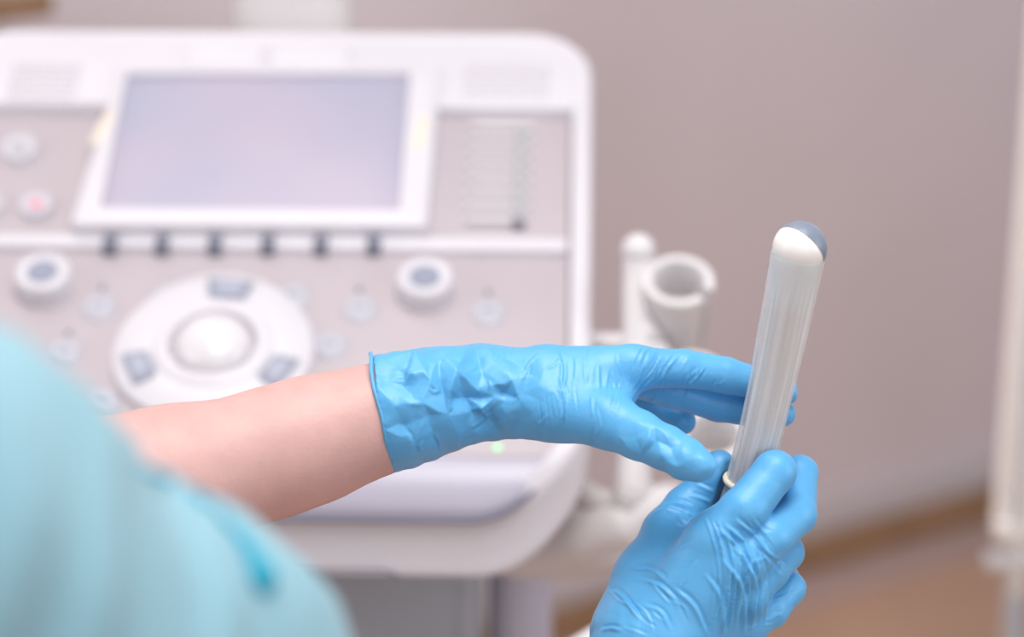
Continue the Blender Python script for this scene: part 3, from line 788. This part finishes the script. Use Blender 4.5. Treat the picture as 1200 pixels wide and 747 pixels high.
# ---- gloves
def crease(V, N, uv, lines):
    """push narrow folds into / out of the surface that faces the viewer"""
    face = np.clip(-N[:, 2] * 2.0, 0, 1); out = np.zeros(len(V))
    for pts, wpx, amp in lines:
        pts = [np.array(p, float) for p in pts]
        if len(pts) > 2: pts = spline(pts, 4)
        lo = np.min(pts, 0) - 4 * wpx; hi = np.max(pts, 0) + 4 * wpx
        sel = np.where((uv[:, 0] > lo[0]) & (uv[:, 0] < hi[0]) & (uv[:, 1] > lo[1]) & (uv[:, 1] < hi[1]))[0]
        if not len(sel): continue
        p = uv[sel]; best = np.full(len(sel), 1e9); tt = np.zeros(len(sel)); sg = np.zeros(len(sel)); L = 0
        tot = sum(np.linalg.norm(b - a) for a, b in zip(pts[:-1], pts[1:]))
        for a, b in zip(pts[:-1], pts[1:]):
            ab = b - a; l = np.linalg.norm(ab)
            if l < 1e-6: continue
            t = np.clip(((p - a) @ ab) / l ** 2, 0, 1); dv = p - a - t[:, None] * ab
            d = np.linalg.norm(dv, axis=1); s = np.sign(ab[0] * dv[:, 1] - ab[1] * dv[:, 0])
            m = d < best; best[m] = d[m]; tt[m] = (L + t[m] * l) / tot; sg[m] = s[m]; L += l
        env = np.clip(np.minimum(tt, 1 - tt) * 4, 0, 1)
        x = best * sg / wpx
        out[sel] += amp * env * (np.exp(-(x - .6) ** 2 * 1.6) - .8 * np.exp(-(x + .6) ** 2 * 1.6))
    return out * face
def rand_creases(n, region, direction, length, wpx, amp, seed, jitter=.25, curve=.15):
    r_ = random.Random(seed); out = []
    for _ in range(n):
        u = r_.uniform(region[0], region[2]); v = r_.uniform(region[1], region[3])
        dx, dy = direction(u, v); a = math.atan2(dy, dx) + r_.gauss(0, jitter); l = length * r_.uniform(.5, 1.3)
        c = r_.gauss(0, curve) * l; d = np.array([math.cos(a), math.sin(a)]); nn = np.array([-d[1], d[0]]); m = np.array([u, v])
        out.append(([m - d * l / 2, m + nn * c, m + d * l / 2], wpx * r_.uniform(.7, 1.3), amp * r_.uniform(.5, 1.2) * r_.choice((1, 1, -1))))
    return out
def glove(name, fn, lo, hi, h, post):
    ax, X = grid(lo, hi, h)
    V, Q = nets(fn(X).astype(np.float32), ax, h); V = relax(V, Q, 1, .5)
    N = vnormals(V, Q); V = V + N * post(V, N, to_uv(V))[:, None]
    return put(name, fastmesh(name, cam2world(V), Q), 'nitrile', person)

def left_hand(X):
    j = J
    palm_ = chain(X, [(j(560, 458, 12), 20), (j(640, 440, 2), 14.2), (j(742, 431, -2), 10.6)], 4)
    for a, b in (((j(570, 455, 22), 19), (j(738, 437, 20), 11)), ((j(570, 456, 34), 17), (j(720, 446, 40), 11)), ((j(575, 460, 42), 15), (j(702, 452, 56), 10))):
        palm_ = smin(palm_, seg_sd(X, a[0], b[0], a[1], b[1]), 9)
    thenar = chain(X, [(j(585, 470, 6), 19), (j(650, 476, -4), 16.5), (j(712, 492, -18), 13.6)], 6)
    palm_ = smin(palm_, thenar, 10)
    web = seg_sd(X, j(690, 455, -4), j(726, 462, -4), 12, 7.5); palm_ = smin(palm_, web, 9)
    thumb = chain(X, [(j(712, 493, -18), 13.2), (j(748, 510, -27), 11.8), (j(779, 525, -34), 10.6), (j(803, 538, -39), 9.8), (j(819, 546, -42), 8.2)], 3)
    index = chain(X, [(j(742, 431, -2), 10.4), (j(800, 432, 2), 9.4), (j(850, 440, 8), 9.0), (j(893, 451, 10), 7.8), (j(921, 459, 11), 6.8)], 2)
    middle = chain(X, [(j(738, 440, 20), 10.5), (j(790, 458, 24), 9.2), (j(842, 474, 24), 8.9), (j(886, 482, 20), 7.9), (j(916, 485, 17), 6.9)], 2)
    ring = chain(X, [(j(720, 448, 40), 10), (j(765, 474, 48), 8.6), (j(788, 488, 46), 8.0), (j(799, 494, 40), 7.2)], 2)
    little = chain(X, [(j(702, 454, 56), 9), (j(745, 470, 66), 7.6), (j(772, 484, 62), 7.0), (j(782, 490, 54), 6.4)], 2)
    d = smin(palm_, thumb, 5)
    fing = None
    for f in (index, middle, ring, little):
        g = smin(palm_, f, 6); fing = g if fing is None else smin(fing, g, .8)
    d = smin(d, fing, .8) if True else d
    cuff = chain(X, [(j(430, 488, 4), 29.6), (j(455, 484, 4), 28.6), (j(485, 477, 4), 27.4), (j(520, 467, 6), 25.6), (j(560, 459, 10), 22.0)], 4)
    d = smin(d, cuff, 8)
    # cut at the cuff end, hollow around the forearm
    nrm = np.array([-.985, -.17, .0]); pc = j(450, 484, 4)
    pl = (X[0] - pc[0]) * nrm[0] + (X[1] - pc[1]) * nrm[1] + (X[2] - pc[2]) * nrm[2]
    d = np.maximum(d, pl)
    return d
RS = np.random.RandomState(11)
PL = [(RS.randn(3), RS.uniform(9, 19), RS.rand(), RS.uniform(.5, 1.0)) for _ in range(7)]
def crumple(V, sc=1.0, seed=0):
    wv = V + 3.0 * np.stack([vnoise(V / 14, 1 + seed), vnoise(V / 14, 2 + seed), vnoise(V / 14, 3 + seed)], 1); o = 0
    for nn, lam, ph, am in PL:
        nn = nn / np.linalg.norm(nn); o = o + am * tri((wv @ nn) / (lam * sc) + ph + seed * .37)
    return o / 3.0
from mathutils.geometry import delaunay_2d_cdt
def facets(uv, pts):
    """piecewise-flat crumple: heights given at fold corners, flat facets between"""
    P2 = np.array([p[:2] for p in pts], float); H = np.array([p[2] for p in pts], float)
    vv, _, tris, _, _, _ = delaunay_2d_cdt([Vector(p) for p in P2], [], [], 0, 1e-4)
    out = np.zeros(len(uv))
    for t in tris:
        a, b, c = P2[t[0]], P2[t[1]], P2[t[2]]
        m = np.array([b - a, c - a]).T
        if abs(np.linalg.det(m)) < 1e-6: continue
        sel = np.where((uv[:, 0] >= min(a[0], b[0], c[0])) & (uv[:, 0] <= max(a[0], b[0], c[0])) & (uv[:, 1] >= min(a[1], b[1], c[1])) & (uv[:, 1] <= max(a[1], b[1], c[1])))[0]
        if not len(sel): continue
        w_ = np.linalg.solve(m, (uv[sel] - a).T).T
        ins = (w_[:, 0] >= 0) & (w_[:, 1] >= 0) & (w_.sum(1) <= 1); k = sel[ins]; w_ = w_[ins]
        out[k] = H[t[0]] * (1 - w_.sum(1)) + H[t[1]] * w_[:, 0] + H[t[2]] * w_[:, 1]
    return out
WRIST = [(446,410,.5),(441,429,0),(473,436,-1.2),(486,416,.9),(479,444,1.3),(503,447,1.6),(528,457,2.0),(536,438,2.4),(518,451,-.3),(492,474,1.4),(462,476,.8),(476,455,-.9),(505,416,-.4),(520,421,.7),(541,418,1.0),
    (550,466,-1.9),(535,468,-1.0),(524,487,1.0),(501,488,-.2),(552,487,-.6),(558,457,.8),(578,457,1.3),(562,483,2.0),(576,468,.5),(601,446,1.7),(588,459,-.9),(588,470,.4),(610,470,.5),(616,459,.2),(558,421,-.4),(569,414,.5),
    (567,438,.1),(582,427,.7),(599,421,0),(576,491,-1.3),(558,515,.8),(537,521,.2),(484,517,.9),(473,498,-.6),(494,491,.2),(511,523,-.3),(462,545,0),(606,498,-.6),(593,487,.7),(623,487,0),(635,470,0),(632,452,.5),(622,440,0),(640,430,0),
    (590,512,-.5),(608,516,.2),(630,520,0),(645,500,0),(640,400,0),(600,398,0),(560,398,0),(520,398,0),(480,400,0),(438,405,0),(436,440,0),(450,500,0),(456,552,0),(480,548,0),(530,535,0),(560,525,0),(600,525,0),(650,535,0),(655,460,0)]
THUMB = [(736,525,.6),(745,515,0),(762,503,.6),(760,518,1.1),(779,537,1.1),(760,544,0),(786,529,-.5),(779,515,.4),(767,520,-.7),(799,544,1.1),(818,532,.5),(810,561,.2),(829,544,.9),(789,503,.0),(750,537,.3),(772,552,-.3),
    (740,495,0),(755,488,0),(770,490,0),(800,512,-.2),(820,522,0),(842,545,0),(835,565,0),(800,572,0),(760,562,0),(730,545,0),(725,510,0),(790,560,.5)]
def left_post(V, N, uv):
    u, v = uv[:, 0], uv[:, 1]
    cm = np.clip((655 - u) / 90, 0, 1) * np.clip((u - 436) / 12, .0, 1)
    lowf = .35 + .65 * np.clip((v - 402) / 40, 0, 1)
    face = np.clip(-N[:, 2] * 2.5, 0, 1)
    wuv = uv + 5.0 * np.stack([vnoise(V / 9, 31), vnoise(V / 9, 32)], 1) + 2.0 * np.stack([vnoise(V / 4, 33), vnoise(V / 4, 34)], 1)
    d = cm * lowf * (.35 + .55 * (1 - face)) * crumple(V, 1.0) + face * facets(wuv, WRIST) * 2.0 + face * facets(wuv, THUMB) * 1.7
    th = np.clip((u - 735) / 20, 0, 1) * np.clip((v - (455 + (u - 735) * .55)) / 14, 0, 1) * np.clip(-N[:, 2] * 2 + .6, 0, 1)
    d = d + th * .15 * crumple(V, .62, 3)
    lines = []
    lines += rand_creases(14, (560, 410, 650, 500), lambda a, b: (.5, -1), 26, 2.0, .5, 8, .35, .1)
    lines += rand_creases(9, (455, 412, 570, 530), lambda a, b: (.5, -1), 26, 1.9, .55, 9, .9, .15)
    lines += rand_creases(26, (625, 425, 738, 525), lambda a, b: (.10 - (a - 640) / 400, 1), 46, 1.7, .58, 5, .12, .08)      # fine upright creases at the thumb base
    lines += rand_creases(22, (735, 412, 805, 462), lambda a, b: (.5, -1), 40, 1.7, .5, 6, .1, .06)       # creases fanning over the index knuckle
    lines += rand_creases(8, (800, 436, 870, 456), lambda a, b: (.6, -1), 18, 1.9, .5, 7, .2, .06)
    d = d + crease(V, N, uv, lines)
    return d + .22 * vnoise(V / 9, 9)
lgl = glove('glove', left_hand, (-80, -98, 1130), (142, 2, 1285), .8, left_post)
lgl['label'] = 'crumpled blue nitrile glove on the reaching left hand'
# rolled rim of the cuff
ctr = J(450, 484, 4); nrm = np.array([-.985, -.17, 0.]); ea = np.array([-.17, .985, 0.]); eb = np.array([0, 0, 1.]); rg = []
for jn in range(64):
    a = 2 * math.pi * jn / 64; rr = 28.5 + .5 * math.sin(3 * a + 1) + (1.4 if math.cos(a) > .7 else 0) * math.cos(a)
    er = math.cos(a) * ea + math.sin(a) * eb; c_ = ctr + rr * er + nrm * (1.6 * math.cos(a) + .5 * math.sin(5 * a))
    rg.append(cam2world(np.array([c_ + 1.05 * (math.cos(2 * math.pi * m / 8) * er + math.sin(2 * math.pi * m / 8) * nrm) for m in range(8)])))
rg.append(rg[0]); put('cuff_rim', mesh('cuff_rim', *loft(rg, False, False)), 'nitrile', lgl)

def right_hand(X):
    j = J
    mcs = [((j(768, 742, -14), 19), (j(836, 634, -26), 13.5)), ((j(780, 750, -16), 19), (j(860, 664, -28), 13)), ((j(796, 758, -12), 18), (j(868, 698, -20), 12.5)), ((j(806, 766, -4), 17), (j(868, 730, -10), 12))]
    palm_ = None
    for a, b in mcs:
        s = seg_sd(X, a[0], b[0], a[1], b[1]); palm_ = s if palm_ is None else smin(palm_, s, 9)
    palm_ = smin(palm_, chain(X, [(j(748, 735, 2), 22), (j(765, 680, 4), 18.5), (j(786, 628, 8), 13.5)], 6), 10)
    palm_ = smin(palm_, seg_sd(X, j(790, 655, -4), j(806, 632, -6), 13, 9), 9)
    thumb = chain(X, [(j(783, 626, 9), 13.2), (j(805, 596, 15), 11.4), (j(824, 576, 17), 10.2), (j(838, 556, 15), 9.4), (j(843, 547, 14), 8.4)], 3)
    index = chain(X, [(j(836, 634, -26), 13.2), (j(872, 598, -29), 11.4), (j(908, 553, -22), 10.2), (j(906, 550, 2), 9.4), (j(890, 562, 24), 8.6), (j(872, 572, 32), 7.6)], 2.5)
    middle = chain(X, [(j(860, 664, -28), 12.6), (j(902, 630, -24), 11.0), (j(932, 604, -8), 10.2), (j(937, 555, 14), 9.0), (j(912, 566, 36), 8.2), (j(886, 584, 40), 7.6)], 2.5)
    ring = chain(X, [(j(868, 698, -20), 12), (j(900, 668, -14), 10.2), (j(920, 648, 0), 9.2), (j(912, 622, 22), 8.4), (j(880, 622, 36), 7.6)], 2.5)
    little = chain(X, [(j(868, 730, -10), 12), (j(902, 714, -6), 9.4), (j(925, 690, 4), 8.0), (j(914, 668, 22), 7.4), (j(884, 662, 30), 6.8)], 2.5)
    d = smin(palm_, thumb, 5); fing = None
    for f in (index, middle, ring, little):
        g = smin(palm_, f, 6); fing = g if fing is None else smin(fing, g, .8)
    d = smin(d, fing, .8)
    wr = chain(X, [(j(765, 760, -10), 30), (j(755, 800, -10), 30), (j(740, 860, -14), 32)], 6)
    d = smin(d, wr, 10)
    pc = j(752, 842, -12); nrm = np.array([-.35, -.93, -.05])
    pl = (X[0] - pc[0]) * nrm[0] + (X[1] - pc[1]) * nrm[1] + (X[2] - pc[2]) * nrm[2]
    d = np.maximum(d, pl)
    hand_probe = chain(X, [(A_low, 12.6), (A_bot, 13.6), (A_hnd, 14.6), (A_end, 14.4), (A_end + (A_end - A_hnd) * .15, 12)], 2)
    return smax(d, -hand_probe, 1.5)
def right_post(V, N, uv):
    u, v = uv[:, 0], uv[:, 1]
    lines = []
    # long folds running from the knuckles down the back of the hand
    r_ = random.Random(21)
    for i in range(30):
        t = i / 29 + r_.uniform(-.02, .02)
        x0 = 822 + 60 * t; y0 = 600 + 32 * t
        x1 = 846 + 58 * t; y1 = 646 + 14 * t
        x2 = 830 + 66 * t; y2 = 748 - 12 * t
        a = r_.uniform(0, .35); b = r_.uniform(.6, 1.0)
        def q_(k):
            return ((1-k)**2*x0 + 2*k*(1-k)*(x1+8) + k*k*x2, (1-k)**2*y0 + 2*k*(1-k)*y1 + k*k*y2)
        if r_.random() < .4: a, b = r_.uniform(0, .1), r_.uniform(.4, .6)
        elif r_.random() < .4: a, b = r_.uniform(.4, .55), 1.0
        lines.append(([q_(a), q_((a + b) / 2), q_(b)], r_.uniform(1.8, 2.5), r_.uniform(.7, 1.35)))
    lines += [([(838, 616), (866, 640), (884, 676)], 3.2, 1.0), ([(848, 612), (880, 640), (892, 672)], 3.0, 1.0), ([(860, 606), (890, 630), (902, 652)], 3.0, .9), ([(862, 640), (886, 680), (884, 740)], 3.2, 1.1), ([(845, 650), (872, 690), (874, 745)], 3.4, 1.1),
              ([(826, 670), (846, 700), (850, 745)], 3.2, .9), ([(790, 688), (815, 710), (830, 745)], 3.2, .9), ([(735, 664), (765, 667), (782, 680)], 3.0, 1.0), ([(745, 676), (775, 686), (800, 712)], 3.0, 1.0), ([(714, 692), (728, 696), (752, 726)], 3.2, 1.4),
              ([(752, 708), (775, 716), (788, 740)], 2.8, .8), ([(703, 738), (716, 735), (730, 738)], 2.8, 1.0), ([(775, 660), (800, 640), (812, 634)], 2.6, .5), ([(798, 688), (812, 662), (818, 655)], 2.4, .5),
              ([(764, 600), (785, 595), (806, 603), (815, 606)], 3.2, 1.1), ([(774, 592), (795, 588), (812, 594)], 3, .8), ([(792, 612), (800, 611), (812, 606)], 4, -2.0), ([(806, 578), (825, 584), (838, 590)], 2.8, .7), ([(816, 566), (834, 574), (846, 578)], 2.8, .7), ([(782, 598), (800, 606)], 2.8, .6)]
    lines += rand_creases(14, (850, 600, 905, 660), lambda a, b: (.72, .69), 40, 2.2, .4, 33, .1, .06)
    lines += rand_creases(9, (700, 690, 800, 745), lambda a, b: (.75, .66), 40, 1.9, .45, 34, .2, .08)
    lines += rand_creases(10, (880, 650, 935, 735), lambda a, b: (.7, -.5), 20, 2.2, .35, 35, .3, .1)
    m = np.clip((v - 700) / 40, 0, 1) * np.clip((800 - u) / 60, 0, 1)
    hold_ = chain((V[:, 0], V[:, 1], V[:, 2]), [(A_low, 12.6), (A_bot, 13.6), (A_hnd, 14.6), (A_end, 14.4), (A_end + (A_end - A_hnd) * .15, 12)], 2)
    free = np.clip((hold_ - 1.0) / 3, 0, 1)                # nothing pushes into the handle
    return free * (crease(V, N, uv, lines) + .2 * vnoise(V / 9, 19) + .45 * m * crumple(V, .8, 5))
rgl = glove('glove', right_hand, (20, -205, 1120), (168, -48, 1262), .8, right_post)
rgl['label'] = 'taut blue nitrile glove on the right hand gripping the probe'
